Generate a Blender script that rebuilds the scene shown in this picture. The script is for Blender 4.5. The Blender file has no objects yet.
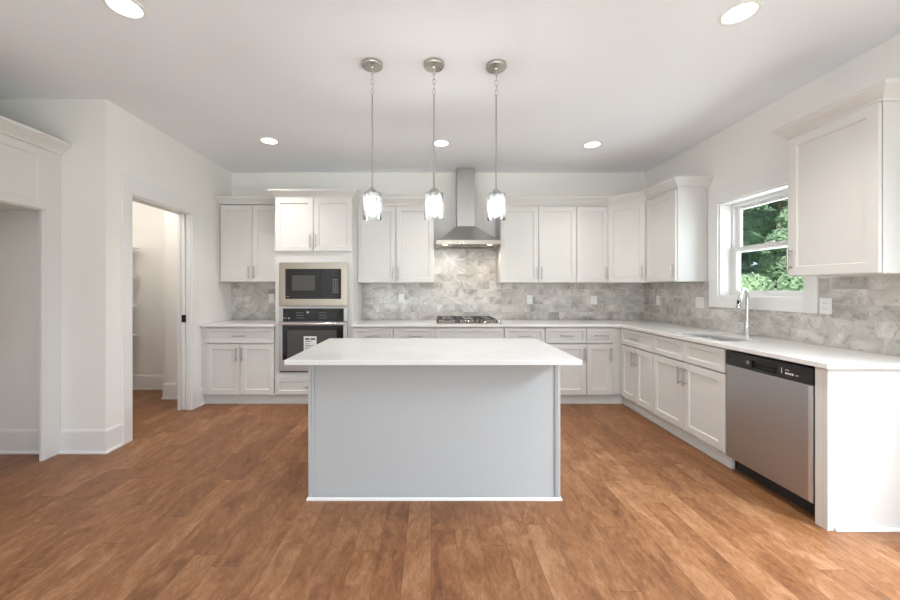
import bpy, bmesh, math, random
from mathutils import Vector, Matrix
random.seed(7)
PI = math.pi
scene = bpy.context.scene
C = scene.collection

# ------------------------------------------------------------------ camera
F = 370.0
HC = 1.315
cam_d = bpy.data.cameras.new('camera')
cam = bpy.data.objects.new('camera', cam_d); C.objects.link(cam)
cam.location = (0, 0, HC)
cam.rotation_euler = (PI/2, 0, 0)
cam_d.sensor_fit = 'HORIZONTAL'; cam_d.sensor_width = 36
cam_d.lens = F/900*36
cam_d.shift_x = 19/900
cam_d.shift_y = -11/900
cam_d.clip_start = 0.05; cam_d.clip_end = 300
scene.camera = cam

# ------------------------------------------------------------------ world, sun, daylight, exposure
world = bpy.data.worlds.new('sky'); scene.world = world
world.use_nodes = True
wn = world.node_tree.nodes; wl = world.node_tree.links
wn.clear()
wo = wn.new('ShaderNodeOutputWorld'); wb = wn.new('ShaderNodeBackground')
sky = wn.new('ShaderNodeTexSky')
sky.sky_type = 'HOSEK_WILKIE'; sky.turbidity = 5; sky.ground_albedo = 0.4
sky.sun_direction = Vector((-0.60, -0.46, 0.655)).normalized()
wl.new(sky.outputs[0], wb.inputs[0]); wb.inputs[1].default_value = 6.0
wl.new(wb.outputs[0], wo.inputs[0])

def add_light(name, kind, loc, energy, color=(1, 1, 1), rot=(0, 0, 0), parent=None, **kw):
    d = bpy.data.lights.new(name, kind); d.energy = energy; d.color = color
    for k, v in kw.items(): setattr(d, k, v)
    o = bpy.data.objects.new(name, d); C.objects.link(o)
    o.location = loc; o.rotation_euler = rot
    if parent: o.parent = parent
    return o

add_light('sun', 'SUN', (-6, 4, 9), 8, (1.0, 0.98, 0.94), Vector((0.60, 0.46, -0.655)).to_track_quat('-Z', 'Y').to_euler(), angle=0.02)
# daylight through the wide rear glazing (behind the camera) and through the patio door in the right wall, with added fills
add_light('daylight_rear_left', 'AREA', (-1.5, -3.62, 1.35), 9, (0.98, 0.985, 1), (PI/2, 0, 0), shape='RECTANGLE', size=2.0, size_y=2.2)
add_light('daylight_rear_right', 'AREA', (0.7, -3.62, 1.35), 7, (0.98, 0.985, 1), (PI/2, 0, 0), shape='RECTANGLE', size=2.0, size_y=2.2)
add_light('ceiling_fill_rear', 'AREA', (0.1, -3.7, 0.5), 145, (0.85, 0.94, 1), (math.radians(158), 0, 0), shape='RECTANGLE', size=4.0, size_y=1.2)  # added lamp behind the camera, aimed up to brighten the ceiling
add_light('daylight_patio', 'AREA', (3.02, -0.05, 1.15), 10, (0.95, 0.975, 1), (math.radians(68), 0, PI/2), shape='RECTANGLE', size=2.2, size_y=2.1)
add_light('ceiling_fill_patio', 'AREA', (3.05, -0.1, 0.6), 26, (0.8, 0.9, 1), (math.radians(135), 0, PI/2), shape='RECTANGLE', size=2.2, size_y=1.0)  # added uplight at the patio door, lifts the ceiling
d_ = Vector((-1.3, 1.0, -2.1))
add_light('floor_fill_patio', 'AREA', (3.42, 0.5, 2.75), 125, (0.80, 0.91, 1.0), d_.to_track_quat('-Z', 'Y').to_euler(), shape='RECTANGLE', size=1.6, size_y=1.2, spread=math.radians(90))  # added lamp aimed steeply through the patio door to brighten the floor
add_light('daylight_sink_window', 'AREA', (3.06, 3.19, 1.70), 14, (0.88, 0.94, 1), (PI/2, 0, PI/2), shape='RECTANGLE', size=0.8, size_y=0.85)

vs = scene.view_settings
scene.display_settings.display_device = 'sRGB'
vs.view_transform = 'Standard'; vs.look = 'None'; vs.gamma = 1; vs.exposure = 0.0
vs.use_curve_mapping = False
scene.cycles.use_denoising = True
scene.cycles.max_bounces = 10
scene.cycles.diffuse_bounces = 6
scene.cycles.transparent_max_bounces = 16
scene.cycles.caustics_reflective = False
scene.cycles.caustics_refractive = False
scene.cycles.sample_clamp_indirect = 6

# ------------------------------------------------------------------ materials
M = {}
def mat(name, color, rough=0.5, metal=0.0, spec=0.5, **kw):
    m = bpy.data.materials.new(name); m.use_nodes = True
    b = m.node_tree.nodes['Principled BSDF']
    b.inputs['Base Color'].default_value = (*color, 1)
    b.inputs['Roughness'].default_value = rough
    b.inputs['Metallic'].default_value = metal
    b.inputs['Specular IOR Level'].default_value = spec
    for k, v in kw.items(): b.inputs[k].default_value = v
    M[name] = m
    return m, b
def nd(m, t, **kw):
    n = m.node_tree.nodes.new(t)
    for k, v in kw.items(): setattr(n, k, v)
    return n
def lk(m, a, b): m.node_tree.links.new(a, b)
def add_bump(m, b, scale, strength, dist=0.002, detail=4):
    tc = nd(m, 'ShaderNodeTexCoord'); n = nd(m, 'ShaderNodeTexNoise')
    n.inputs['Scale'].default_value = scale; n.inputs['Detail'].default_value = detail
    bp = nd(m, 'ShaderNodeBump'); bp.inputs['Strength'].default_value = strength; bp.inputs['Distance'].default_value = dist
    lk(m, tc.outputs['Object'], n.inputs['Vector']); lk(m, n.outputs['Fac'], bp.inputs['Height']); lk(m, bp.outputs[0], b.inputs['Normal'])

m, b = mat('wall_paint', (0.86, 0.84, 0.81), 0.75, spec=0.25); add_bump(m, b, 120, 0.08)
m, b = mat('ceiling_paint', (0.905, 0.925, 0.955), 0.85, spec=0.15); add_bump(m, b, 90, 0.08)
m, b = mat('trim_paint', (0.82, 0.815, 0.805), 0.35, spec=0.4); add_bump(m, b, 30, 0.03)
m, b = mat('cabinet_paint', (0.70, 0.69, 0.67), 0.5, spec=0.3); add_bump(m, b, 25, 0.03)
m, b = mat('island_paint', (0.465, 0.48, 0.485), 0.45, spec=0.4); add_bump(m, b, 25, 0.03)
m, b = mat('outlet_plastic', (0.86, 0.855, 0.84), 0.3); add_bump(m, b, 60, 0.01)
m, b = mat('outlet_slot', (0.12, 0.12, 0.12), 0.5)
m, b = mat('black_plastic', (0.018, 0.018, 0.02), 0.32); add_bump(m, b, 80, 0.02)
m, b = mat('black_glass', (0.012, 0.012, 0.013), 0.07)
m, b = mat('window_mesh_glass', (0.07, 0.068, 0.068), 0.16)
m, b = mat('display_lit', (0.02, 0.02, 0.02), 0.2); b.inputs['Emission Color'].default_value = (0.8, 0.9, 1, 1); b.inputs['Emission Strength'].default_value = 0.7
m, b = mat('button_print', (0.32, 0.32, 0.33), 0.4)
m, b = mat('logo_metal', (0.7, 0.7, 0.72), 0.3, 0.6)
m, b = mat('cast_iron', (0.035, 0.035, 0.037), 0.5); add_bump(m, b, 200, 0.2)
m, b = mat('chrome', (0.74, 0.74, 0.74), 0.2, 1.0)
m, b = mat('bright_steel', (0.80, 0.79, 0.78), 0.5, 1.0)
m, b = mat('paper', (0.85, 0.85, 0.84), 0.7)
m, b = mat('ink', (0.08, 0.08, 0.08), 0.7)
m, b = mat('dark_gap', (0.03, 0.028, 0.026), 0.8)
m, b = mat('rubber_black', (0.02, 0.02, 0.02), 0.6)
m, b = mat('handle_nickel', (0.50, 0.48, 0.46), 0.3, 1.0)

def brushed(name, color, rough, sx, sy, sz, strength=0.05):
    m, b = mat(name, color, rough, 1.0)
    tc = nd(m, 'ShaderNodeTexCoord'); mp = nd(m, 'ShaderNodeMapping'); mp.inputs['Scale'].default_value = (sx, sy, sz)
    n = nd(m, 'ShaderNodeTexNoise'); n.inputs['Scale'].default_value = 6; n.inputs['Detail'].default_value = 5
    mr = nd(m, 'ShaderNodeMapRange'); mr.inputs['To Min'].default_value = rough-0.07; mr.inputs['To Max'].default_value = rough+0.08
    bp = nd(m, 'ShaderNodeBump'); bp.inputs['Strength'].default_value = strength; bp.inputs['Distance'].default_value = 0.001
    lk(m, tc.outputs['Object'], mp.inputs['Vector']); lk(m, mp.outputs[0], n.inputs['Vector'])
    lk(m, n.outputs['Fac'], mr.inputs['Value']); lk(m, mr.outputs[0], b.inputs['Roughness'])
    lk(m, n.outputs['Fac'], bp.inputs['Height']); lk(m, bp.outputs[0], b.inputs['Normal'])
    b.inputs['Anisotropic'].default_value = 0.5
    return m
brushed('stainless_steel', (0.54, 0.54, 0.545), 0.42, 1, 1, 40, 0.01)
brushed('stainless_horizontal', (0.50, 0.45, 0.39), 0.16, 1, 1, 40, 0.01)
brushed('sink_steel', (0.80, 0.80, 0.80), 0.42, 1, 1, 40, 0.01)
brushed('hood_steel', (0.62, 0.61, 0.60), 0.3, 1, 1, 40, 0.01)
brushed('brushed_nickel', (0.55, 0.52, 0.48), 0.25, 30, 30, 30)

# emission for real lamps
def emis(name, color, s):
    m = bpy.data.materials.new(name); m.use_nodes = True
    nt = m.node_tree; nt.nodes.clear()
    o = nt.nodes.new('ShaderNodeOutputMaterial'); e = nt.nodes.new('ShaderNodeEmission')
    e.inputs[0].default_value = (*color, 1); e.inputs[1].default_value = s
    nt.links.new(e.outputs[0], o.inputs[0]); M[name] = m
emis('downlight_glow', (1.0, 0.97, 0.92), 6.0)
emis('bulb_glow', (1.0, 0.975, 0.965), 240.0)
emis('hood_lamp_glow', (1.0, 0.93, 0.82), 2.5)

# clear window glass / seeded shade glass
def thin_glass(name, tint, gloss, trans_rough=None, trl=0.0):
    m = bpy.data.materials.new(name); m.use_nodes = True
    nt = m.node_tree; nt.nodes.clear()
    o = nt.nodes.new('ShaderNodeOutputMaterial')
    t = nt.nodes.new('ShaderNodeBsdfTransparent'); t.inputs[0].default_value = (*tint, 1)
    g = nt.nodes.new('ShaderNodeBsdfGlossy'); g.inputs['Roughness'].default_value = 0.03
    lw = nt.nodes.new('ShaderNodeLayerWeight'); lw.inputs['Blend'].default_value = gloss
    mx = nt.nodes.new('ShaderNodeMixShader')
    nt.links.new(lw.outputs['Fresnel'], mx.inputs[0]); nt.links.new(t.outputs[0], mx.inputs[1]); nt.links.new(g.outputs[0], mx.inputs[2])
    last = mx
    if trl > 0:
        tr = nt.nodes.new('ShaderNodeBsdfTranslucent'); tr.inputs[0].default_value = (0.95, 0.95, 0.93, 1)
        mx2 = nt.nodes.new('ShaderNodeMixShader')
        tc = nt.nodes.new('ShaderNodeTexCoord'); vo = nt.nodes.new('ShaderNodeTexNoise'); vo.inputs['Scale'].default_value = 45
        mr = nt.nodes.new('ShaderNodeMapRange'); mr.inputs['From Min'].default_value = 0.35; mr.inputs['From Max'].default_value = 0.7
        mr.inputs['To Min'].default_value = trl*0.5; mr.inputs['To Max'].default_value = trl*1.6
        nt.links.new(tc.outputs['Object'], vo.inputs['Vector']); nt.links.new(vo.outputs['Fac'], mr.inputs['Value'])
        nt.links.new(mr.outputs[0], mx2.inputs[0]); nt.links.new(mx.outputs[0], mx2.inputs[1]); nt.links.new(tr.outputs[0], mx2.inputs[2]); last = mx2
    nt.links.new(last.outputs[0], o.inputs[0]); M[name] = m
thin_glass('window_glass', (0.96, 0.98, 0.97), 0.1)
thin_glass('shade_glass', (0.93, 0.95, 0.95), 0.3, trl=0.012)

# quartz worktop: white with the faintest speckle
m, b = mat('quartz', (0.80, 0.795, 0.785), 0.12, spec=0.5)
tc = nd(m, 'ShaderNodeTexCoord'); n = nd(m, 'ShaderNodeTexNoise'); n.inputs['Scale'].default_value = 5; n.inputs['Detail'].default_value = 8
cr = nd(m, 'ShaderNodeValToRGB'); cr.color_ramp.elements[0].position = 0.3; cr.color_ramp.elements[0].color = (0.74, 0.735, 0.725, 1)
cr.color_ramp.elements[1].position = 0.7; cr.color_ramp.elements[1].color = (0.785, 0.78, 0.77, 1)
lk(m, tc.outputs['Object'], n.inputs['Vector']); lk(m, n.outputs['Fac'], cr.inputs[0]); lk(m, cr.outputs[0], b.inputs['Base Color'])

# marble tile: brick bond, veined, glossy. axis: which object axis runs along the wall
def marble(name, axis):
    m, b = mat(name, (0.6, 0.57, 0.53), 0.1, spec=0.55)
    tc = nd(m, 'ShaderNodeTexCoord'); sp = nd(m, 'ShaderNodeSeparateXYZ'); cb = nd(m, 'ShaderNodeCombineXYZ')
    lk(m, tc.outputs['Object'], sp.inputs[0])
    lk(m, sp.outputs[axis], cb.inputs['X'])
    az = nd(m, 'ShaderNodeMath', operation='SUBTRACT'); az.inputs[1].default_value = 0.914
    lk(m, sp.outputs['Z'], az.inputs[0]); lk(m, az.outputs[0], cb.inputs['Y'])
    br = nd(m, 'ShaderNodeTexBrick'); br.offset = 0.5
    br.inputs['Scale'].default_value = 1; br.inputs['Brick Width'].default_value = 0.305; br.inputs['Row Height'].default_value = 0.1
    br.inputs['Mortar Size'].default_value = 0.0012; br.inputs['Mortar Smooth'].default_value = 0.1; br.inputs['Bias'].default_value = 0
    br.inputs['Color1'].default_value = (0, 0, 0, 1); br.inputs['Color2'].default_value = (1, 1, 1, 1); br.inputs['Mortar'].default_value = (0.5, 0.5, 0.5, 1)
    lk(m, cb.outputs[0], br.inputs['Vector'])
    # each tile shifts the stone pattern
    sc_ = nd(m, 'ShaderNodeVectorMath', operation='SCALE'); sc_.inputs['Scale'].default_value = 1.3
    lk(m, br.outputs['Color'], sc_.inputs[0])
    ad = nd(m, 'ShaderNodeVectorMath', operation='ADD'); lk(m, tc.outputs['Object'], ad.inputs[0]); lk(m, sc_.outputs[0], ad.inputs[1])
    n1 = nd(m, 'ShaderNodeTexNoise'); n1.inputs['Scale'].default_value = 5; n1.inputs['Detail'].default_value = 8; n1.inputs['Distortion'].default_value = 0.8
    n1.inputs['Roughness'].default_value = 0.62
    lk(m, ad.outputs[0], n1.inputs['Vector'])
    c1 = nd(m, 'ShaderNodeValToRGB'); e = c1.color_ramp.elements
    e[0].position = 0.28; e[0].color = (0.29, 0.265, 0.24, 1); e[1].position = 0.68; e[1].color = (0.74, 0.72, 0.69, 1)
    x = e.new(0.47); x.color = (0.53, 0.505, 0.47, 1)
    lk(m, n1.outputs['Fac'], c1.inputs[0])
    # thin dark veins
    n2 = nd(m, 'ShaderNodeTexNoise'); n2.inputs['Scale'].default_value = 3.2; n2.inputs['Detail'].default_value = 4; n2.inputs['Distortion'].default_value = 2.2
    lk(m, ad.outputs[0], n2.inputs['Vector'])
    s1 = nd(m, 'ShaderNodeMath', operation='SUBTRACT'); s1.inputs[1].default_value = 0.5
    a1 = nd(m, 'ShaderNodeMath', operation='ABSOLUTE'); r1 = nd(m, 'ShaderNodeMapRange')
    r1.inputs['From Min'].default_value = 0.0; r1.inputs['From Max'].default_value = 0.012; r1.inputs['To Min'].default_value = 0.6; r1.inputs['To Max'].default_value = 0
    lk(m, n2.outputs['Fac'], s1.inputs[0]); lk(m, s1.outputs[0], a1.inputs[0]); lk(m, a1.outputs[0], r1.inputs['Value'])
    mx = nd(m, 'ShaderNodeMixRGB', blend_type='MIX'); mx.inputs[2].default_value = (0.22, 0.2, 0.19, 1)
    lk(m, r1.outputs[0], mx.inputs[0]); lk(m, c1.outputs[0], mx.inputs[1])
    # tile-to-tile tone
    hv = nd(m, 'ShaderNodeMixRGB', blend_type='MULTIPLY'); hv.inputs[0].default_value = 1
    cr2 = nd(m, 'ShaderNodeValToRGB'); cr2.color_ramp.elements[0].color = (0.93, 0.93, 0.94, 1); cr2.color_ramp.elements[1].color = (1.04, 1.03, 1.02, 1)
    lk(m, br.outputs['Color'], cr2.inputs[0]); lk(m, mx.outputs[0], hv.inputs[1]); lk(m, cr2.outputs[0], hv.inputs[2])
    gm = nd(m, 'ShaderNodeMixRGB', blend_type='MIX'); gm.inputs[2].default_value = (0.52, 0.5, 0.47, 1)
    lk(m, br.outputs['Fac'], gm.inputs[0]); lk(m, hv.outputs[0], gm.inputs[1]); lk(m, gm.outputs[0], b.inputs['Base Color'])
    rr = nd(m, 'ShaderNodeMapRange'); rr.inputs['To Min'].default_value = 0.17; rr.inputs['To Max'].default_value = 0.7
    lk(m, br.outputs['Fac'], rr.inputs['Value']); lk(m, rr.outputs[0], b.inputs['Roughness'])
    bp = nd(m, 'ShaderNodeBump', invert=True); bp.inputs['Strength'].default_value = 0.5; bp.inputs['Distance'].default_value = 0.002
    lk(m, br.outputs['Fac'], bp.inputs['Height'])
    # every tile sits at a slightly different tilt, so highlights break from tile to tile
    lk(m, bp.outputs[0], b.inputs['Normal'])
marble('marble_tile_x', 'X'); marble('marble_tile_y', 'Y')

# hardwood floor: planks along Y
m, b = mat('hardwood', (0.3, 0.15, 0.08), 0.35, spec=0.45)
tc = nd(m, 'ShaderNodeTexCoord'); sp = nd(m, 'ShaderNodeSeparateXYZ'); cb = nd(m, 'ShaderNodeCombineXYZ')
lk(m, tc.outputs['Object'], sp.inputs[0])
def mth(op, a, b2=None, c2=None):
    n_ = nd(m, 'ShaderNodeMath', operation=op)
    for i_, v_ in enumerate((a, b2, c2)):
        if v_ is None: continue
        if isinstance(v_, (int, float)): n_.inputs[i_].default_value = v_
        else: lk(m, v_, n_.inputs[i_])
    return n_.outputs[0]
PW, PL = 0.13, 1.05
u_ = mth('DIVIDE', sp.outputs['X'], PW); row = mth('FLOOR', u_)
w1 = nd(m, 'ShaderNodeTexWhiteNoise', noise_dimensions='1D'); lk(m, row, w1.inputs['W'])
v_ = mth('ADD', mth('DIVIDE', sp.outputs['Y'], PL), mth('MULTIPLY', w1.outputs['Value'], 7.0)); col = mth('FLOOR', v_)
lk(m, row, cb.inputs['X']); lk(m, col, cb.inputs['Y'])
w2 = nd(m, 'ShaderNodeTexWhiteNoise', noise_dimensions='2D'); lk(m, cb.outputs[0], w2.inputs['Vector'])
fu = mth('ABSOLUTE', mth('SUBTRACT', mth('FRACT', u_), 0.5)); fv = mth('ABSOLUTE', mth('SUBTRACT', mth('FRACT', v_), 0.5))
gap = mth('MAXIMUM', mth('GREATER_THAN', fu, 0.5-0.0010/PW), mth('GREATER_THAN', fv, 0.5-0.0013/PL))
sc_ = nd(m, 'ShaderNodeVectorMath', operation='SCALE'); sc_.inputs['Scale'].default_value = 11.7
lk(m, w2.outputs['Color'], sc_.inputs[0])
ad = nd(m, 'ShaderNodeVectorMath', operation='ADD'); lk(m, tc.outputs['Object'], ad.inputs[0]); lk(m, sc_.outputs[0], ad.inputs[1])
mp = nd(m, 'ShaderNodeMapping'); mp.inputs['Scale'].default_value = (40, 13.0, 1); lk(m, ad.outputs[0], mp.inputs['Vector'])
g = nd(m, 'ShaderNodeTexNoise'); g.inputs['Scale'].default_value = 1; g.inputs['Detail'].default_value = 7; g.inputs['Roughness'].default_value = 0.65; g.inputs['Distortion'].default_value = 1.8
lk(m, mp.outputs[0], g.inputs['Vector'])
mp2 = nd(m, 'ShaderNodeMapping'); mp2.inputs['Scale'].default_value = (8, 3.6, 1); lk(m, ad.outputs[0], mp2.inputs['Vector'])
g2 = nd(m, 'ShaderNodeTexNoise'); g2.inputs['Scale'].default_value = 1; g2.inputs['Detail'].default_value = 5; g2.inputs['Distortion'].default_value = 1.6
lk(m, mp2.outputs[0], g2.inputs['Vector'])
a_ = nd(m, 'ShaderNodeMath', operation='MULTIPLY'); a_.inputs[1].default_value = 0.5; lk(m, g.outputs['Fac'], a_.inputs[0])
b_ = nd(m, 'ShaderNodeMath', operation='MULTIPLY_ADD'); b_.inputs[1].default_value = 0.5; lk(m, g2.outputs['Fac'], b_.inputs[0]); lk(m, a_.outputs[0], b_.inputs[2])
c_ = nd(m, 'ShaderNodeMath', operation='MULTIPLY_ADD'); c_.inputs[1].default_value = 0.12; c_.inputs[2].default_value = -0.06; lk(m, w2.outputs['Value'], c_.inputs[0])
d_ = nd(m, 'ShaderNodeMath', operation='ADD'); lk(m, b_.outputs[0], d_.inputs[0]); lk(m, c_.outputs[0], d_.inputs[1])
cr = nd(m, 'ShaderNodeValToRGB'); e = cr.color_ramp.elements
e[0].position = 0.27; e[0].color = (0.105, 0.035, 0.011, 1); e[1].position = 0.76; e[1].color = (0.42, 0.23, 0.125, 1)
x = e.new(0.51); x.color = (0.245, 0.104, 0.040, 1)
lk(m, d_.outputs[0], cr.inputs[0])
# small knots
vo = nd(m, 'ShaderNodeTexVoronoi'); vo.inputs['Scale'].default_value = 1.0
mp3 = nd(m, 'ShaderNodeMapping'); mp3.inputs['Scale'].default_value = (3.2, 1.6, 1); lk(m, ad.outputs[0], mp3.inputs['Vector']); lk(m, mp3.outputs[0], vo.inputs['Vector'])
kr = nd(m, 'ShaderNodeMapRange'); kr.inputs['From Min'].default_value = 0.0; kr.inputs['From Max'].default_value = 0.09; kr.inputs['To Min'].default_value = 0.55; kr.inputs['To Max'].default_value = 0
lk(m, vo.outputs['Distance'], kr.inputs['Value'])
kx = nd(m, 'ShaderNodeMixRGB'); kx.inputs[2].default_value = (0.09, 0.035, 0.015, 1); lk(m, kr.outputs[0], kx.inputs[0]); lk(m, cr.outputs[0], kx.inputs[1])
gx = nd(m, 'ShaderNodeMixRGB'); gx.inputs[2].default_value = (0.11, 0.045, 0.02, 1); lk(m, gap, gx.inputs[0]); lk(m, kx.outputs[0], gx.inputs[1])
lk(m, gx.outputs[0], b.inputs['Base Color'])
rr = nd(m, 'ShaderNodeMapRange'); rr.inputs['To Min'].default_value = 0.36; rr.inputs['To Max'].default_value = 0.52
lk(m, g2.outputs['Fac'], rr.inputs['Value']); lk(m, rr.outputs[0], b.inputs['Roughness'])
hb = nd(m, 'ShaderNodeMath', operation='SUBTRACT'); hm = nd(m, 'ShaderNodeMath', operation='MULTIPLY'); hm.inputs[1].default_value = 0.35
lk(m, b_.outputs[0], hm.inputs[0]); lk(m, hm.outputs[0], hb.inputs[0]); lk(m, gap, hb.inputs[1])
bp = nd(m, 'ShaderNodeBump'); bp.inputs['Strength'].default_value = 0.35; bp.inputs['Distance'].default_value = 0.003
lk(m, hb.outputs[0], bp.inputs['Height']); lk(m, bp.outputs[0], b.inputs['Normal'])

# outside
def leafy(name, c0, c1):
    m, b = mat(name, c0, 0.55, spec=0.3)
    oi = nd(m, 'ShaderNodeTexCoord'); n = nd(m, 'ShaderNodeTexNoise'); n.inputs['Scale'].default_value = 1.3; n.inputs['Detail'].default_value = 6
    lk(m, oi.outputs['Object'], n.inputs['Vector'])
    c = nd(m, 'ShaderNodeValToRGB'); c.color_ramp.elements[0].position = 0.35; c.color_ramp.elements[1].position = 0.65
    c.color_ramp.elements[0].color = (*c0, 1); c.color_ramp.elements[1].color = (*c1, 1)
    lk(m, n.outputs['Fac'], c.inputs[0]); lk(m, c.outputs[0], b.inputs['Base Color'])
    tr = nd(m, 'ShaderNodeBsdfTranslucent'); mx = nd(m, 'ShaderNodeMixShader'); mx.inputs[0].default_value = 0.6
    lk(m, c.outputs[0], tr.inputs[0]); lk(m, b.outputs[0], mx.inputs[1]); lk(m, tr.outputs[0], mx.inputs[2])
    lk(m, mx.outputs[0], m.node_tree.nodes['Material Output'].inputs[0])
leafy('leaf_mid', (0.34, 0.47, 0.34), (0.52, 0.67, 0.49))
leafy('leaf_light', (0.42, 0.55, 0.38), (0.66, 0.78, 0.56))
leafy('leaf_deep', (0.38, 0.50, 0.40), (0.54, 0.68, 0.54))
m, b = mat('bark', (0.16, 0.12, 0.09), 0.9); add_bump(m, b, 20, 0.6, 0.02)
m, b = mat('grass', (0.14, 0.28, 0.07), 0.9)
n = nd(m, 'ShaderNodeTexNoise'); n.inputs['Scale'].default_value = 3; n.inputs['Detail'].default_value = 8
c = nd(m, 'ShaderNodeValToRGB'); c.color_ramp.elements[0].color = (0.10, 0.22, 0.05, 1); c.color_ramp.elements[1].color = (0.26, 0.40, 0.13, 1)
tc = nd(m, 'ShaderNodeTexCoord'); lk(m, tc.outputs['Object'], n.inputs['Vector']); lk(m, n.outputs['Fac'], c.inputs[0]); lk(m, c.outputs[0], b.inputs['Base Color'])
m, b = mat('exterior_siding', (0.72, 0.70, 0.66), 0.8); add_bump(m, b, 30, 0.2)

# ------------------------------------------------------------------ mesh helpers
class MB:
    def __init__(s): s.bm = bmesh.new()
    def box(s, x0, x1, y0, y1, z0, z1):
        if x0 > x1: x0, x1 = x1, x0
        if y0 > y1: y0, y1 = y1, y0
        if z0 > z1: z0, z1 = z1, z0
        v = [s.bm.verts.new(p) for p in [(x0,y0,z0),(x1,y0,z0),(x1,y1,z0),(x0,y1,z0),(x0,y0,z1),(x1,y0,z1),(x1,y1,z1),(x0,y1,z1)]]
        for f in [(0,3,2,1),(4,5,6,7),(0,1,5,4),(1,2,6,5),(2,3,7,6),(3,0,4,7)]:
            s.bm.faces.new([v[i] for i in f])
        return s
    def loops(s, rings, cap0=True, cap1=True, closed=True):
        vr = [[s.bm.verts.new(p) for p in r] for r in rings]
        n = len(vr[0])
        for a, b2 in zip(vr, vr[1:]):
            for i in range(n if closed else n-1):
                j = (i+1) % n
                s.bm.faces.new((a[i], a[j], b2[j], b2[i]))
        if cap0: s.bm.faces.new(vr[0][::-1])
        if cap1: s.bm.faces.new(vr[-1])
        return s
    def cyl(s, a, b2, r, r2=None, n=16, cap=True):
        a = Vector(a); b2 = Vector(b2); d = (b2-a).normalized()
        u = d.orthogonal().normalized(); w = d.cross(u)
        r2 = r if r2 is None else r2
        ring = lambda c, q: [c + (u*math.cos(2*PI*i/n) + w*math.sin(2*PI*i/n))*q for i in range(n)]
        return s.loops([ring(a, r), ring(b2, r2)], cap, cap)
    def lathe(s, c, prof, n=32, cap0=True, cap1=True):
        c = Vector(c)
        rings = [[c + Vector((r*math.cos(2*PI*i/n), r*math.sin(2*PI*i/n), z)) for i in range(n)] for r, z in prof]
        return s.loops(rings, cap0, cap1)
    def tube(s, pts, r, n=12, closed=False, cap=True):
        pts = [Vector(p) for p in pts]; rings = []
        N = len(pts); prev = None
        rs = r if isinstance(r, (list, tuple)) else [r]*N
        for i, p in enumerate(pts):
            if closed: d = (pts[(i+1) % N]-pts[i-1]).normalized()
            elif i == 0: d = (pts[1]-p).normalized()
            elif i == N-1: d = (p-pts[i-1]).normalized()
            else: d = (pts[i+1]-pts[i-1]).normalized()
            u = d.orthogonal().normalized() if prev is None else (prev - d*prev.dot(d)).normalized()
            prev = u; w = d.cross(u)
            rings.append([p + (u*math.cos(2*PI*k/n)+w*math.sin(2*PI*k/n))*rs[i] for k in range(n)])
        if closed:
            rings.append(rings[0]); return s.loops(rings, False, False)
        return s.loops(rings, cap, cap)
    def poly(s, pts, z0, z1):
        return s.loops([[(x, y, z0) for x, y in pts], [(x, y, z1) for x, y in pts]])
    def cells(s, xs, ys, keep, z0, z1):
        V = {}
        def v(i, j, t):
            k = (i, j, t)
            if k not in V: V[k] = s.bm.verts.new((xs[i], ys[j], z1 if t else z0))
            return V[k]
        K = lambda i, j: 0 <= i < len(xs)-1 and 0 <= j < len(ys)-1 and keep(i, j)
        for i in range(len(xs)-1):
            for j in range(len(ys)-1):
                if not K(i, j): continue
                s.bm.faces.new((v(i,j,1), v(i+1,j,1), v(i+1,j+1,1), v(i,j+1,1)))
                s.bm.faces.new((v(i,j,0), v(i,j+1,0), v(i+1,j+1,0), v(i+1,j,0)))
                if not K(i, j-1): s.bm.faces.new((v(i,j,0), v(i+1,j,0), v(i+1,j,1), v(i,j,1)))
                if not K(i, j+1): s.bm.faces.new((v(i+1,j+1,0), v(i,j+1,0), v(i,j+1,1), v(i+1,j+1,1)))
                if not K(i-1, j): s.bm.faces.new((v(i,j+1,0), v(i,j,0), v(i,j,1), v(i,j+1,1)))
                if not K(i+1, j): s.bm.faces.new((v(i+1,j,0), v(i+1,j+1,0), v(i+1,j+1,1), v(i+1,j,1)))
        return s
    def door(s, x0, x1, z0, z1, yf=-0.02, th=0.019, st=0.058, rec=0.010, ch=0.0015):
        # shaker front facing -y
        def R(a, y): return [(x0+a, y, z0+a), (x1-a, y, z0+a), (x1-a, y, z1-a), (x0+a, y, z1-a)]
        s.loops([R(0, yf+th), R(0, yf+ch), R(ch, yf), R(st, yf), R(st+0.005, yf+rec*0.75), R(st+0.006, yf+rec)])
        return s
    def sweep(s, path, prof):
        # path: xy points; outward = left-hand... profile (out, z); outward is to the right of travel
        P = [Vector((x, y)) for x, y in path]; N = len(P)
        dirs = [(P[i+1]-P[i]).normalized() for i in range(N-1)]
        nor = [Vector((d.y, -d.x)) for d in dirs]
        rings = []
        for i in range(N):
            if i == 0: m_ = nor[0]
            elif i == N-1: m_ = nor[-1]
            else:
                m_ = (nor[i-1]+nor[i]).normalized(); m_ = m_/max(0.2, m_.dot(nor[i]))
            rings.append([(P[i].x+m_.x*o, P[i].y+m_.y*o, z) for o, z in prof])
        return s.loops(rings)
    def build(s, name, material, parent=None, smooth=False, bevel=0, seg=2, loc=None):
        bmesh.ops.recalc_face_normals(s.bm, faces=s.bm.faces[:])
        me = bpy.data.meshes.new(name); s.bm.to_mesh(me); s.bm.free()
        me.materials.append(M[material] if isinstance(material, str) else material)
        o = bpy.data.objects.new(name, me); C.objects.link(o)
        if parent: o.parent = parent
        if loc: o.location = loc
        if smooth:
            for p in me.polygons: p.use_smooth = True
            try: me.set_sharp_from_angle(angle=math.radians(40))
            except Exception: pass
        if bevel:
            md = o.modifiers.new('bevel', 'BEVEL'); md.width = bevel; md.segments = seg; md.limit_method = 'ANGLE'; md.angle_limit = math.radians(40)
        return o

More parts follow.
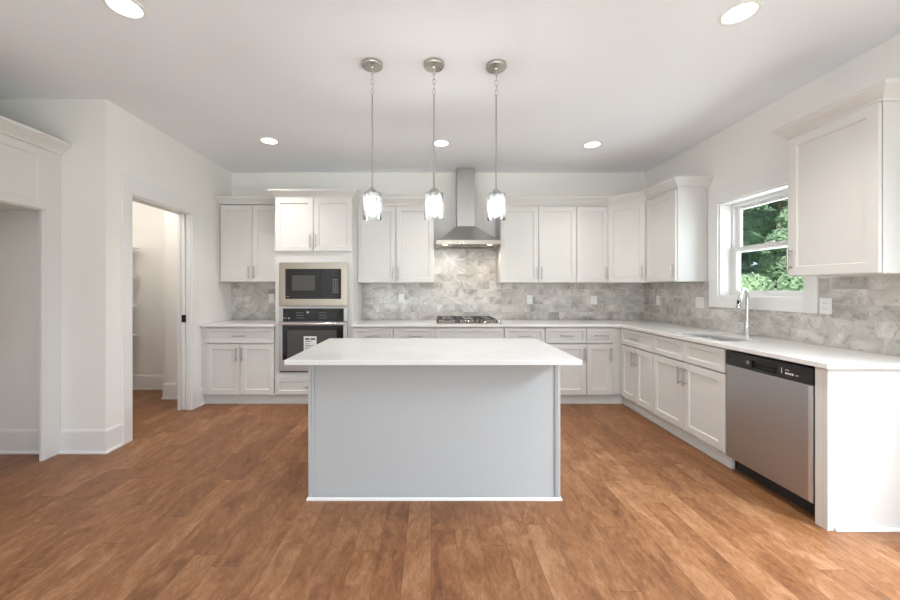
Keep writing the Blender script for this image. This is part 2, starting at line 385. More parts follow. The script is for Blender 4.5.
def thing(name, label, cat, loc=(0, 0, 0), rz=0, group=None):
    o = bpy.data.objects.new(name, None); C.objects.link(o); o.empty_display_size = 0.1
    o.location = loc; o.rotation_euler = (0, 0, rz)
    o['label'] = label; o['category'] = cat
    if group: o['group'] = group
    return o
def tag(o, label, cat, group=None):
    o['label'] = label; o['category'] = cat
    if group: o['group'] = group
    return o
def struct(o): o['kind'] = 'structure'; return o
def box(x0, x1, y0, y1, z0, z1): return MB().box(x0, x1, y0, y1, z0, z1)
def copy_tree(o, parent=None):
    c = o.copy(); C.objects.link(c)
    if parent: c.parent = parent
    for ch in list(o.children): copy_tree(ch, c)
    return c

# ------------------------------------------------------------------ dimensions
XL, XR, YB, ZC = -2.61, 2.80, 4.85, 2.84
YW = 2.97                      # wall stub that faces the camera, left
RY = -3.5                      # rear wall

# ------------------------------------------------------------------ structure
struct(box(-4.3, 3.0, RY-0.2, 5.05, -0.12, 0).build('floor', 'hardwood'))
struct(box(-4.3, 3.0, RY-2.2, 5.05, ZC, ZC+0.14).build('ceiling', 'ceiling_paint'))  # slab runs on past the rear wall as an added eave against the sun
struct(box(-4.3, 3.0, YB, YB+0.2, 0, ZC).build('wall_back', 'wall_paint'))
WT = XL-0.14
PY0, PY1, PZ = 3.207, 4.03, 2.142        # pantry opening
mb = MB().box(WT, XL, YW+0.14, PY0, 0, ZC).box(WT, XL, PY1, YB, 0, ZC).box(WT, XL, PY0, PY1, PZ, ZC)
struct(mb.build('wall_left', 'wall_paint'))
struct(box(-4.3, XL, YW, YW+0.14, 0, ZC).build('wall_left_return', 'wall_paint'))
struct(box(-3.92, -3.80, 1.66, YW, 0, ZC).build('wall_alcove', 'wall_paint'))
struct(MB().box(-3.80, -2.99, 1.66, 1.86, 0, ZC).box(-3.12, -2.99, RY, 1.66, 0, ZC).build('wall_left_front', 'wall_paint'))
struct(box(-4.3, -4.14, YW+0.14, YB, 0, ZC).build('wall_pantry_side', 'wall_paint'))
struct(box(-3.19, WT, 4.43, YB, 0, ZC).build('wall_pantry_bump', 'wall_paint'))
# right wall with sink window and (nearer than the frame) a patio door opening
WY0, WY1, WZ0, WZ1 = 2.76, 3.60, 1.237, 2.147
DY0, DY1, DZ = -1.3, 1.45, 2.5
mb = MB()
mb.box(XR, 3.0, WY1, YB, 0, ZC).box(XR, 3.0, WY0, WY1, 0, WZ0).box(XR, 3.0, WY0, WY1, WZ1, ZC)
mb.box(XR, 3.0, DY1, WY0, 0, ZC).box(XR, 3.0, DY0, DY1, DZ, ZC).box(XR, 3.0, RY, DY0, 0, ZC)
struct(mb.build('wall_right', 'wall_paint'))
mb = MB()
mb.box(-3.12, -2.6, RY-0.2, RY, 0, ZC).box(1.8, 3.0, RY-0.2, RY, 0, ZC).box(-2.6, 1.8, RY-0.2, RY, 2.5, ZC).box(-2.6, 1.8, RY-0.2, RY, 0, 0.15)
struct(mb.build('wall_rear', 'wall_paint'))

# baseboards: profile (out, z)
BBP = [(0, 0), (0.024, 0), (0.024, 0.012), (0.014, 0.022), (0.014, 0.17), (0.008, 0.187), (0, 0.190)]
def baseboard(name, path):
    return struct(MB().sweep(path, BBP).build(name, 'trim_paint'))
baseboard('baseboard_left_return', [(-2.968, YW), (XL, YW), (XL, PY0-0.09)])
baseboard('baseboard_alcove', [(-3.80, 1.86), (-3.80, YW), (-2.992, YW)])
baseboard('baseboard_left', [(XL, PY1+0.11), (XL, 4.235)])
baseboard('baseboard_pantry', [(-4.14, YB), (-3.19, YB), (-3.19, 4.43), (WT, 4.43)])
baseboard('baseboard_pantry_side', [(-4.14, YW+0.14), (-4.14, YB-0.03)])

# door 1: casing, jamb lining, pocket door with edge pull
door1 = bpy.data.objects.new('door_1', None); C.objects.link(door1); struct(door1); door1.location = (XL, (PY0+PY1)/2, 0)
def local(parent):  # builder in world coordinates placed under a parent that is only translated
    l = parent.location
    return lambda mb, n, m_, **k: (bmesh.ops.translate(mb.bm, verts=mb.bm.verts[:], vec=(-l.x, -l.y, -l.z)), mb.build(n, m_, parent, **k))[1]
dl = local(door1)
mb = MB().box(XL, XL+0.019, PY0-0.09, PY0+0.006, 0, PZ+0.15).box(XL, XL+0.019, PY1-0.006, PY1+0.11, 0, PZ+0.15).box(XL, XL+0.019, PY0+0.006, PY1-0.006, PZ-0.006, PZ+0.15)
dl(mb, 'door_casing', 'trim_paint', bevel=0.002)
mb = MB().box(WT, XL, PY0, PY0+0.018, 0, PZ).box(WT, XL-0.105, PY1-0.018, PY1, 0, PZ).box(XL-0.045, XL, PY1-0.018, PY1, 0, PZ).box(WT, XL-0.105, PY0+0.018, PY1-0.018, PZ-0.018, PZ).box(XL-0.045, XL, PY0+0.018, PY1-0.018, PZ-0.018, PZ)
dl(mb, 'door_jamb', 'trim_paint', bevel=0.001)
pd = dl(box(XL-0.092, XL-0.058, PY1-0.030, PY1-0.0005, 0.012, PZ-0.02), 'pocket_door', 'trim_paint', bevel=0.001)
mb = box(XL-0.084, XL-0.050, PY1-0.0335, PY1-0.0300, 0.955, 1.035)
mb.box(XL-0.056, XL-0.0395, PY1-0.036, PY1-0.0300, 0.955, 1.035)
mb = dl(mb, 'edge_pull', 'black_plastic')
mb.parent = pd; 

# window 1
win = bpy.data.objects.new('window_1', None); C.objects.link(win); struct(win); win.location = (XR, (WY0+WY1)/2, WZ0)
wlcl = local(win)
e = 0.004
mb = MB()
mb.box(XR-0.02, XR, WY1-e, WY1+0.105, WZ0-0.10, WZ1+0.15)
mb.box(XR-0.02, XR, WY0-0.095, WY0+e, WZ0-0.10, WZ1+0.15)
mb.box(XR-0.02, XR, WY0+e, WY1-e, WZ1-e, WZ1+0.15)
mb.box(XR-0.02, XR, WY0+e, WY1-e, WZ0-0.10, WZ0+e)
wlcl(mb, 'window_casing', 'trim_paint', bevel=0.0015)
XS = XR+0.115   # interior face of sashes
mb = MB()
mb.box(XR, XS, WY1-0.016, WY1, WZ0, WZ1).box(XR, XS, WY0, WY0+0.016, WZ0, WZ1)
mb.box(XR, XS, WY0+0.016, WY1-0.016, WZ1-0.016, WZ1).box(XR, XS, WY0+0.016, WY1-0.016, WZ0, WZ0+0.016)
wlcl(mb, 'window_jamb', 'trim_paint', bevel=0.001)
zm = 1.685
mb = MB()  # vinyl frame
fy0, fy1, fz0, fz1 = WY0+0.0, WY1-0.0, WZ0+0.0, WZ1-0.0
mb.box(XS, XS+0.075, fy1-0.032, fy1, fz0, fz1).box(XS, XS+0.075, fy0, fy0+0.032, fz0, fz1)
mb.box(XS, XS+0.075, fy0+0.032, fy1-0.032, fz1-0.045, fz1).box(XS, XS+0.075, fy0+0.032, fy1-0.032, fz0, fz0+0.030)
wlcl(mb, 'window_frame', 'trim_paint', bevel=0.002)
def sash(name, x0, z0, z1, rb, rt):
    mb = MB(); y0, y1 = fy0+0.032, fy1-0.032
    mb.box(x0, x0+0.03, y1-0.030, y1, z0, z1).box(x0, x0+0.03, y0, y0+0.030, z0, z1)
    mb.box(x0, x0+0.03, y0+0.030, y1-0.030, z1-rt, z1).box(x0, x0+0.03, y0+0.030, y1-0.030, z0, z0+rb)
    o = wlcl(mb, name, 'trim_paint', bevel=0.002)
    g_ = wlcl(box(x0+0.012, x0+0.016, y0+0.030, y1-0.030, z0+rb, z1-rt), 'window_pane', 'window_glass')
    g_.parent = o
sash('upper_sash', XS+0.038, zm-0.02, fz1-0.045, 0.04, 0.03)
sash('lower_sash', XS+0.004, fz0+0.030, zm+0.03, 0.035, 0.042)
ms = wlcl(MB().box(XS-0.010, XS+0.012, (WY0+WY1)/2-0.035, (WY0+WY1)/2+0.035, zm+0.0305, zm+0.042), 'sash_lock', 'trim_paint', bevel=0.003)

# ------------------------------------------------------------------ backsplash tiling
BT = 0.008
def flat(xs_, zs_, keep_, y0, y1, swap=False):
    mb = MB().cells(xs_, zs_, keep_, 0, 1)
    for v in mb.bm.verts:
        a_, z_, t_ = v.co
        y_ = y0 if t_ < 0.5 else y1
        v.co = Vector((y_, a_, z_)) if swap else Vector((a_, y_, z_))
    return mb
mb = flat([-0.894, 0.037, 0.846, 2.79], [0.9145, 1.3915, 1.84], lambda i, j: j == 0 or i == 1, YB-BT, YB-0.0003)
tag(mb.build('tile_backsplash', 'marble_tile_x'), 'long grey-beige marble tile backsplash behind the cooktop, rising up to the hood', 'backsplash')
tag(box(XL, -1.771, YB-BT, YB, 0.9145, 1.4045).build('tile_backsplash', 'marble_tile_x'), 'small marble tile backsplash between left wall and oven tower', 'backsplash')
mb = flat([1.99, WY0-0.096, WY1+0.106, YB-BT-0.0005], [0.9145, WZ0-0.101, 1.3915], lambda i, j: j == 0 or i != 1, XR-BT, XR-0.0003, True)
tag(mb.build('tile_backsplash', 'marble_tile_y'), 'marble tile backsplash on the right wall around the sink window', 'backsplash')

# ------------------------------------------------------------------ cabinet helpers (local: x along face, front faces -y, box front at y=0)
def pull_v(x, z, parent, L=0.128, yf=-0.02):
    mb = MB(); y = yf-0.030
    mb.cyl((x, y, z-L/2-0.012), (x, y, z+L/2+0.012), 0.0065, n=12)
    for s in (-1, 1): mb.cyl((x, yf, z+s*(L/2-0.008)), (x, y, z+s*(L/2-0.008)), 0.0045, n=10)
    return mb.build('bar_handle', 'handle_nickel', parent, smooth=True)
def pull_h(x, z, parent, L=0.128, yf=-0.02):
    mb = MB(); y = yf-0.030
    mb.cyl((x-L/2-0.012, y, z), (x+L/2+0.012, y, z), 0.0065, n=12)
    for s in (-1, 1): mb.cyl((x+s*(L/2-0.008), yf, z), (x+s*(L/2-0.008), y, z), 0.0045, n=10)
    return mb.build('bar_handle', 'handle_nickel', parent, smooth=True)
G = 0.003
def mk_door(root, x0, x1, z0, z1, pull=None, name='door', st=0.058, side=0.032):
    d = MB().door(x0+G, x1-G, z0+G, z1-G, st=st).build(name, 'cabinet_paint', root)
    if pull:
        hz, vt = pull  # 'l'/'r', 't'/'b'
        px = x0+side if hz == 'l' else x1-side
        pz = (z1-0.115) if vt == 't' else (z0+0.115)
        pull_v(px, pz, d)
    return d
def mk_drawer(root, x0, x1, z0, z1, pull=True, name='drawer'):
    d = MB().door(x0+G, x1-G, z0+G, z1-G, st=0.042).build(name, 'cabinet_paint', root)
    if pull: pull_h((x0+x1)/2, (z0+z1)/2, d)
    return d
ZT = 0.884
def base_body(root, w, depth, x0=0.0):
    t = 0.018
    mb = MB()
    mb.box(x0, x0+t, 0.018, depth, 0.1155, ZT).box(w-t, w, 0.018, depth, 0.1155, ZT)
    mb.box(x0+t, w-t, 0.018, depth, 0.1155, 0.1335).box(x0+t, w-t, depth-t, depth, 0.1335, ZT)
    mb.box(x0+t, w-t, 0.018, 0.03, 0.1335, ZT-0.001).box(x0, w, 0.018, 0.03, ZT-0.001, ZT)
    mb.build('carcass', 'cabinet_paint', root)
def toe(root, w, x0=0.0, d=0.04):  # recessed plinth with a small shoe strip
    MB().box(x0, w, d, d+0.016, 0, 0.115).box(x0, w, d-0.012, d, 0, 0.02).build('toe_kick', 'cabinet_paint', root)

YC = 4.21; DB = YB-YC-0.002
DRW = (0.698, 0.877); DOR = (0.114, 0.692)
# left base cabinet
r = thing('base_cabinet', 'base cabinet against the left wall, one wide drawer over two doors', 'cabinet', (-2.552, YC, 0))
base_body(r, 0.780, DB); toe(r, 0.780, -0.056)
mk_drawer(r, 0, 0.775, *DRW)
mk_door(r, 0, 0.3875, *DOR, pull=('r', 't')); mk_door(r, 0.3875, 0.775, *DOR, pull=('l', 't'))
box(-0.056, 0, 0, 0.02, 0.1155, ZT).build('filler_strip', 'cabinet_paint', r)

# back run base cabinets
toe_note = None
def back_base(x0, x1, kind, label, hinge='l'):
    w = x1-x0-0.001
    r = thing('base_cabinet', label, 'cabinet', (x0, YC, 0))
    base_body(r, w, DB); toe(r, w)
    if kind == 'cooktop':
        mk_drawer(r, 0, w, *DRW, pull=False, name='false_front')
        mk_door(r, 0, w/2, *DOR, pull=('r', 't')); mk_door(r, w/2, w, *DOR, pull=('l', 't'))
    else:
        mk_drawer(r, 0, w, *DRW)
        mk_door(r, 0, w, *DOR, pull=(('r' if hinge == 'l' else 'l'), 't'))
    return r
back_base(-0.893, -0.424, 'one', 'base cabinet just right of the oven tower, drawer peeking over the island')
back_base(-0.424, 0.048, 'one', 'base cabinet left of the cooktop cabinet, its drawer peeking over the island', 'r')
back_base(0.048, 0.831, 'cooktop', 'wide base cabinet under the gas cooktop, plain drawer front without a handle')
back_base(0.831, 1.293, 'one', 'base cabinet just right of the cooktop cabinet, only its drawer front showing')
back_base(1.293, 1.765, 'one', 'base cabinet whose door is half hidden by the island corner', 'l')
r = back_base(1.765, 2.062, 'one', 'narrow base cabinet nearest the inside corner of the back run')
# corner filler: L-shaped post
XF = 2.165
r = thing('corner_filler', 'vertical filler post in the inside corner between the two base runs', 'cabinet filler', (2.063, YC, 0))
MB().poly([(0, 0), (XF-2.063, 0), (XF-2.063, -0.028), (XF-2.063+0.018, -0.028), (XF-2.063+0.018, 0.018), (0, 0.018)], 0.1155, ZT).build('filler_post', 'cabinet_paint', r)
MB().box(0, 2.203-2.063, 0.04, 0.056, 0, 0.115).box(0, 2.203-2.063-0.012, 0.028, 0.04, 0, 0.02).build('toe_kick', 'cabinet_paint', r)

# right run, facing -X : root rotated -90deg, local x -> -Y
def right_base(yfar, ynear, kind, label):
    w = yfar-ynear-0.001
    r = thing('base_cabinet', label, 'cabinet', (XF, yfar, 0), -PI/2)
    base_body(r, w, XR-XF-0.002); toe(r, w, -0.068 if kind == 'std' else 0)
    if kind == 'sink':
        mk_drawer(r, 0, w/2, *DRW, pull=False, name='false_front'); mk_drawer(r, w/2, w, *DRW, pull=False, name='false_front')
    else: mk_drawer(r, 0, w, *DRW)
    mk_door(r, 0, w/2, *DOR, pull=('r', 't')); mk_door(r, w/2, w, *DOR, pull=('l', 't'))
    return r
right_base(4.18, 3.578, 'std', 'two-door base cabinet of the right run nearest the corner, with one drawer')
right_base(3.578, 2.703, 'sink', 'two-door base cabinet under the sink, beside the dishwasher, with two blank drawer fronts')

# end panel
r = thing('end_panel', 'white end panel closing the right run beside the dishwasher', 'cabinet panel', (2.155, 2.01, 0))
MB().box(0, XR-2.155-0.002, 0, 0.02, 0, ZT).build('side_board', 'cabinet_paint', r, bevel=0.001)
MB().box(0, 0.02, 0.0205, 0.066, 0, ZT).build('filler_strip', 'cabinet_paint', r)
MB().box(0.035, XR-2.155-0.002, -0.012, -0.0005, 0, 0.02).build('shoe_molding', 'trim_paint', r, bevel=0.004)

# dishwasher
r = thing('dishwasher', 'stainless steel dishwasher with black control strip at the end of the right run', 'dishwasher', (XF+0.02, 2.697, 0), -PI/2)
w = 0.612
MB().box(0.004, w-0.004, 0.03, 0.60, 0.09, 0.872).build('tub', 'black_plastic', r)
dd = MB().box(0.001, w-0.001, -0.035, 0.029, 0.103, 0.770).build('door', 'stainless_steel', r, bevel=0.006, seg=3)
MB().box(w-0.022, w-0.004, -0.0362, -0.0348, 0.109, 0.764).build('edge_trim', 'bright_steel', dd)
mb = MB().cells([0.001, 0.215, 0.40, w-0.001], [0.7725, 0.789, 0.838, 0.868], lambda i, j: not (i == 1 and j == 1), 0, 0.06)
for v in mb.bm.verts: v.co = Vector((v.co.x, -0.038+v.co.z*1.1, v.co.y))
cp = mb.build('control_panel', 'black_plastic', r, bevel=0.002)
MB().box(0.215, 0.40, -0.012, 0.0, 0.789, 0.838).build('handle_pocket', 'dark_gap', cp)
MB().box(0.235, 0.395, -0.030, -0.013, 0.815, 0.838).build('pocket_lip', 'black_glass', cp, bevel=0.003)
mb = MB()
mb.lathe((0, 0, 0), [(0.008, 0), (0.011, 0), (0.011, 0.002), (0.008, 0.002)], 20, False, False)
for v in mb.bm.verts: v.co = Vector((v.co.x+0.19, -0.0385-v.co.z, v.co.y+0.818))
mb.box(0.182, 0.198, -0.0395, -0.0385, 0.8165, 0.8195)
mb.build('logo', 'logo_metal', cp)
for (a0, a1, z0, z1) in [(0.455+i*0.014, 0.465+i*0.014, 0.800, 0.812) for i in range(4)]+[(0.455, 0.48, 0.824, 0.828), (0.52, 0.535, 0.803, 0.808), (0.43, 0.434, 0.80, 0.835)]:
    MB().box(a0, a1, -0.0395, -0.0385, z0, z1).build('printed_mark', 'paper', cp)
MB().box(0.0, w, 0.045, 0.06, 0, 0.10).build('toe_plate', 'rubber_black', r)
for x in (0.03, w-0.03): MB().cyl((x, 0.10, 0), (x, 0.10, 0.09), 0.012).build('leveling_foot', 'rubber_black', r)

# ------------------------------------------------------------------ worktops
CT0, CT1 = 0.8845, 0.914
SX0, SX1, SY0, SY1 = 2.24, 2.53, 2.85, 3.36
xs = [-0.893, 2.125, SX0, SX1, XR-0.001]; ys = [1.985, SY0, SY1, 4.165, YB-0.001]
def keep(i, j):
    if j == 3: return True
    if i == 0: return False
    return not (i == 2 and j == 1)
wt = MB().cells(xs, ys, keep, CT0, CT1).build('worktop', 'quartz', bevel=0.003)
tag(wt, 'L-shaped white quartz worktop along the back and right walls', 'countertop')
tag(box(XL+0.001, -1.772, 4.165, YB-0.001, CT0, CT1).build('worktop', 'quartz', bevel=0.003), 'short white quartz worktop in the left corner beside the oven tower', 'countertop')

# sink
r = thing('kitchen_sink', 'undermount stainless steel sink set in the right worktop below the window', 'sink', ((SX0+SX1)/2, (SY0+SY1)/2, 0.68))
hx, hy = (SX1-SX0)/2, (SY1-SY0)/2
def rr_(hx_, hy_, rad, z, n=5):
    out = []
    for cx, cy, a0 in ((hx_-rad, hy_-rad, 0), (-hx_+rad, hy_-rad, PI/2), (-hx_+rad, -hy_+rad, PI), (hx_-rad, -hy_+rad, 1.5*PI)):
        for k in range(n+1):
            a = a0+PI/2*k/n; out.append((cx+rad*math.cos(a), cy+rad*math.sin(a), z))
    return out
zt = CT0-0.001-0.68
rings = [rr_(hx+0.018, hy+0.018, 0.03, zt), rr_(hx-0.002, hy-0.002, 0.03, zt), rr_(hx-0.006, hy-0.006, 0.035, 0.03), rr_(hx-0.03, hy-0.03, 0.03, 0.006), rr_(0.05, 0.05, 0.03, 0.002)]
outer = [rr_(0.05, 0.05, 0.03, -0.004), rr_(hx-0.02, hy-0.02, 0.03, -0.002), rr_(hx+0.002, hy+0.002, 0.035, 0.03), rr_(hx+0.004, hy+0.004, 0.03, zt-0.004), rr_(hx+0.018, hy+0.018, 0.03, zt-0.004)]
mb = MB().loops(outer+rings, True, True); mb.build('basin', 'sink_steel', r, smooth=True)
MB().lathe((0, 0, 0.0025), [(0.0, 0.003), (0.03, 0.003), (0.042, 0.004), (0.045, 0.0)], 24, False, False).build('drain', 'chrome', r, smooth=True)

# faucet
r = thing('kitchen_faucet', 'chrome gooseneck pull-down faucet standing behind the sink', 'faucet', (2.722, 3.185, CT1))
MB().lathe((0, 0, 0), [(0.028, 0), (0.028, 0.006), (0.023, 0.012), (0.0215, 0.10), (0.017, 0.115), (0.0135, 0.13)], 24).build('faucet_body', 'chrome', r, smooth=True)
dx, dy = -0.86, -0.51
pts = [(0, 0, 0.12), (0, 0, 0.22), (0, 0, 0.30)]
R_ = 0.066
for k in range(1, 13):
    a = PI*k/12*0.93
    d_ = R_-R_*math.cos(a); pts.append((dx*d_, dy*d_, 0.333+R_*math.sin(a)))
MB().tube(pts, 0.0135, 14).build('gooseneck', 'chrome', r, smooth=True)
pe = Vector(pts[-1]); q = (pe-Vector(pts[-2])).normalized()
sh = MB().tube([pe, pe+q*0.03, pe+q*0.085, pe+q*0.11], [0.0125, 0.016, 0.018, 0.021], 16).build('spray_head', 'chrome', r, smooth=True)
bq = Vector((dx, dy, 0))
p = pe+q*0.06
MB().box(-0.006, 0.006, -0.006, 0.006, -0.016, 0.016).build('spray_button', 'black_plastic', sh, loc=(p.x+dx*0.017-0.004, p.y+dy*0.017, p.z))
MB().tube([(0.012, -0.016, 0.075), (0.02, -0.04, 0.078), (0.03, -0.06, 0.10), (0.035, -0.068, 0.135)], [0.009, 0.008, 0.006, 0.0055], 12).build('lever', 'chrome', r, smooth=True)

# ------------------------------------------------------------------ oven tower
TX0, TX1 = -1.770, -0.895
W = TX1-TX0
r = thing('oven_tower', 'tall white cabinet housing the microwave and wall oven', 'cabinet', (TX0, YC, 0))
mb = MB()
mb.box(0, 0.018, 0.018, DB, 0.1155, 2.365).box(W-0.018, W, 0.018, DB, 0.1155, 2.365).box(0.018, W-0.018, DB-0.018, DB, 0.1155, 2.365)
mb.box(0.018, W-0.018, 0.018, DB-0.018, 2.347, 2.365).box(0.018, W-0.018, 0.018, DB-0.018, 1.64, 1.658)
mb.box(0.018, W-0.018, 0.018, DB-0.018, 1.105, 1.12).box(0.018, W-0.018, 0.018, DB-0.018, 0.335, 0.353).box(0.018, W-0.018, 0.018, DB-0.018, 0.1155, 0.1335)
mb.build('carcass', 'cabinet_paint', r)
mx0, mx1 = 0.056, W-0.052
mb = MB()  # face frame, cut around the appliances
xs_ = [0, mx0, mx1, W]; zs_ = [0.1155, 0.372, 1.094, 1.128, 1.612, 2.365]
mb.cells(xs_, zs_, lambda i, j: not (i == 1 and j in (1, 3)), 0, 0.018)
for v in mb.bm.verts: v.co = Vector((v.co.x, 0.018-v.co.z, v.co.y))
mb.build('face_frame', 'cabinet_paint', r, bevel=0.001)
toe(r, W)
mk_door(r, 0, W/2, 1.742, 2.350, pull=('r', 'b')); mk_door(r, W/2, W, 1.742, 2.350, pull=('l', 'b'))
mk_drawer(r, 0, W-0.01, 0.118, 0.312)
CRP = [(0, 2.350), (0.010, 2.350), (0.014, 2.366), (0.030, 2.384), (0.052, 2.402), (0.062, 2.414), (0.068, 2.418), (0.068, 2.436), (0, 2.436)]
def lp(path, ox, oy): return [(x-ox, y-oy) for x, y in path]
mb = MB().sweep(lp([(TX0, 4.448), (TX0, YC), (TX1, YC), (TX1, 4.448)], TX0, YC), CRP)
mb.box(0, W, 0.002, DB, 2.366, 2.37)
mb.build('crown_molding', 'cabinet_paint', r)

# microwave
r = thing('microwave', 'built-in black glass microwave with stainless trim kit above the oven', 'microwave', (TX0, YC, 1.13))
mw0, mw1, mz0, mz1 = 0.052, W-0.047, -0.006, 0.485
MB().box(mw0+0.04, mw1-0.04, 0.002, 0.40, 0.02, 0.44).build('body', 'black_plastic', r)
def frame(mb, x0, x1, z0, z1, l, rt, bt, tp, y0, y1):
    mb.cells([x0, x0+l, x1-rt, x1], [z0, z0+bt, z1-tp, z1], lambda i, j: not (i == 1 and j == 1), 0, 1)
    for v in mb.bm.verts: v.co = Vector((v.co.x, y0 if v.co.z < 0.5 else y1, v.co.y))
    return mb
frame(MB(), mw0, mw1, mz0, mz1, 0.072, 0.078, 0.083, 0.076, -0.0005, -0.026).build('trim_kit', 'stainless_horizontal', r, bevel=0.004)
mb = box(mw0+0.0725, mw0+0.0725+0.40, -0.034, 0.0015, mz0+0.0835, mz1-0.0765); dr = mb.build('door', 'black_glass', r, bevel=0.002)
MB().box(mw0+0.15, mw0+0.41, -0.0352, -0.0342, mz0+0.175, mz1-0.145).build('viewing_window', 'window_mesh_glass', dr)
MB().box(mw0+0.088, mw0+0.118, -0.0352, -0.0342, mz0+0.102, mz0+0.108).build('brand_mark', 'button_print', dr)
x0 = mw0+0.0735+0.40; x1 = mw1-0.0785
pn = box(x0, x1, -0.034, 0.0015, mz0+0.0835, mz1-0.0765).build('control_panel', 'black_glass', r, bevel=0.002)
MB().box(x1-0.09, x1-0.03, -0.0352, -0.0342, mz1-0.155, mz1-0.13).build('display', 'black_plastic', pn)
for i in range(3):
    for j in range(7):
        MB().box(x1-0.086+i*0.022, x1-0.073+i*0.022, -0.0352, -0.0342, mz0+0.15+j*0.024, mz0+0.157+j*0.024).build('button', 'button_print', pn)

# wall oven
r = thing('wall_oven', 'stainless wall oven with black glass door and a white paper label', 'oven', (TX0, YC, 0.372))
O0, O1 = 0.052, W-0.047
zb = 0.372
MB().box(O0+0.03, O1-0.03, 0.002, 0.55, 0.005, 0.70).build('body', 'black_plastic', r)
MB().box(O0, O1, -0.022, -0.0005, 0.949-zb, 1.0965-zb).build('panel_surround', 'stainless_steel', r, bevel=0.003)
cp = MB().box(O0+0.045, O1-0.045, -0.030, -0.0225, 0.953-zb, 1.094-zb).build('control_panel', 'black_glass', r, bevel=0.002)
MB().box(O0+0.30, O0+0.43, -0.0312, -0.0302, 1.025-zb, 1.07-zb).build('display', 'black_plastic', cp)
MB().box(O0+0.315, O0+0.337, -0.0322, -0.0313, 1.045-zb, 1.06-zb).build('lit_digit', 'display_lit', cp)
for i in range(4):
    for j in range(3):
        MB().box(O0+0.20+i*0.022, O0+0.213+i*0.022, -0.0312, -0.0302, 0.985-zb+j*0.03, 0.991-zb+j*0.03).build('button', 'button_print', cp)
        MB().box(O0+0.455+i*0.022, O0+0.468+i*0.022, -0.0312, -0.0302, 0.985-zb+j*0.03, 0.991-zb+j*0.03).build('button', 'button_print', cp)
mb = MB()
mb.box(O0+0.055, O0+0.068, -0.0312, -0.0302, 0.982-zb, 0.990-zb); mb.box(O0+0.075, O0+0.088, -0.0312, -0.0302, 0.982-zb, 0.988-zb); mb.box(O0+0.108, O0+0.122, -0.0312, -0.0302, 0.978-zb, 0.992-zb)
mb.build('brand_mark', 'logo_metal', cp)
dr = MB().box(O0, O1, -0.040, -0.0005, 0.388-zb, 0.944-zb).build('door', 'stainless_steel', r, bevel=0.004)
gl = MB().box(O0+0.045, O1-0.045, -0.043, -0.0405, 0.515-zb, 0.905-zb).build('door_glass', 'black_glass', dr)
MB().box(O0+0.10, O1-0.12, -0.0442, -0.0432, 0.545-zb, 0.85-zb).build('viewing_window', 'window_mesh_glass', dr)
mb = MB().cyl((O0+0.01, -0.088, 0.925-zb), (O1-0.01, -0.088, 0.925-zb), 0.0135, n=16)
for x in (O0+0.045, O1-0.045): mb.box(x-0.012, x+0.012, -0.084, -0.0402, 0.916-zb, 0.934-zb)
mb.build('handle', 'chrome', dr, smooth=True)
st = MB().box(O0+0.285, O0+0.430, -0.0452, -0.0444, 0.60-zb, 0.782-zb).build('paper_label', 'paper', dr)
mb = MB()
mb.box(O0+0.30, O0+0.35, -0.0460, -0.0453, 0.742-zb, 0.762-zb); mb.box(O0+0.362, O0+0.415, -0.0460, -0.0453, 0.742-zb, 0.762-zb)
mb.box(O0+0.30, O0+0.37, -0.0460, -0.0453, 0.722-zb, 0.730-zb)
for k in range(4): mb.box(O0+0.30, O0+0.30+[0.05, 0.10, 0.07, 0.09][k], -0.0460, -0.0453, 0.695-zb-k*0.018, 0.701-zb-k*0.018)
mb.build('label_print', 'ink', st)
MB().box(O0+0.005, O1-0.005, -0.018, -0.0005, 0.3735-zb, 0.386-zb).build('vent_strip', 'black_plastic', r)

# ------------------------------------------------------------------ wall cabinets
UZ0, UZ1 = 1.403, 2.343
UD = 0.32
def shell(w, d, x0=0, z0=None):
    z0 = UZ0 if z0 is None else z0
    t = 0.016; y = 0.003
    return MB().box(x0, x0+t, y, d, z0, 2.365).box(w-t, w, y, d, z0, 2.365).box(x0+t, w-t, y, d, z0, z0+t).box(x0+t, w-t, y, d, 2.349, 2.365).box(x0+t, w-t, 0.02, 0.03, z0+t, 2.349).box(x0+t, w-t, y, 0.02, UZ1+0.006, 2.349)
def upper(root, w, doors, x0=0):
    t = 0.016
    shell(w, UD, x0).build('carcass', 'cabinet_paint', root)
    for a, b2, pl in doors: mk_door(root, a, b2, UZ0, UZ1-0.004, pull=pl)
YU = YB-UD-0.002
r = thing('wall_cabinet', 'two-door wall cabinet in the left corner above the short worktop', 'cabinet', (-2.565, YU, 0))
upper(r, 0.792, [(0, 0.385, ('r', 'b')), (0.385, 0.770, ('l', 'b'))], -0.043)
MB().sweep(lp([(-2.609, YU), (-1.773, YU)], -2.565, YU), CRP).build('crown_molding', 'cabinet_paint', r)
UZ0, UZ1 = 1.392, 2.326
r = thing('wall_cabinet', 'two-door wall cabinet between the oven tower and the range hood', 'cabinet', (-0.893, YU, 0))
upper(r, 0.929, [(0, 0.4645, ('r', 'b')), (0.4645, 0.929, ('l', 'b'))])
MB().sweep(lp([(-0.893, YU), (0.036, YU), (0.036, YB-0.002)], -0.893, YU), CRP).build('crown_molding', 'cabinet_paint', r)
X0R = 0.847
r = thing('wall_cabinet', 'two-door wall cabinet just right of the range hood', 'cabinet', (X0R, YU, 0))
upper(r, 0.928, [(0, 0.464, ('r', 'b')), (0.464, 0.928, ('l', 'b'))])
r = thing('wall_cabinet', 'single-door wall cabinet on the back wall beside the angled corner cabinet', 'cabinet', (1.776, YU, 0))
upper(r, 0.3835, [(0, 0.3835, ('r', 'b'))])
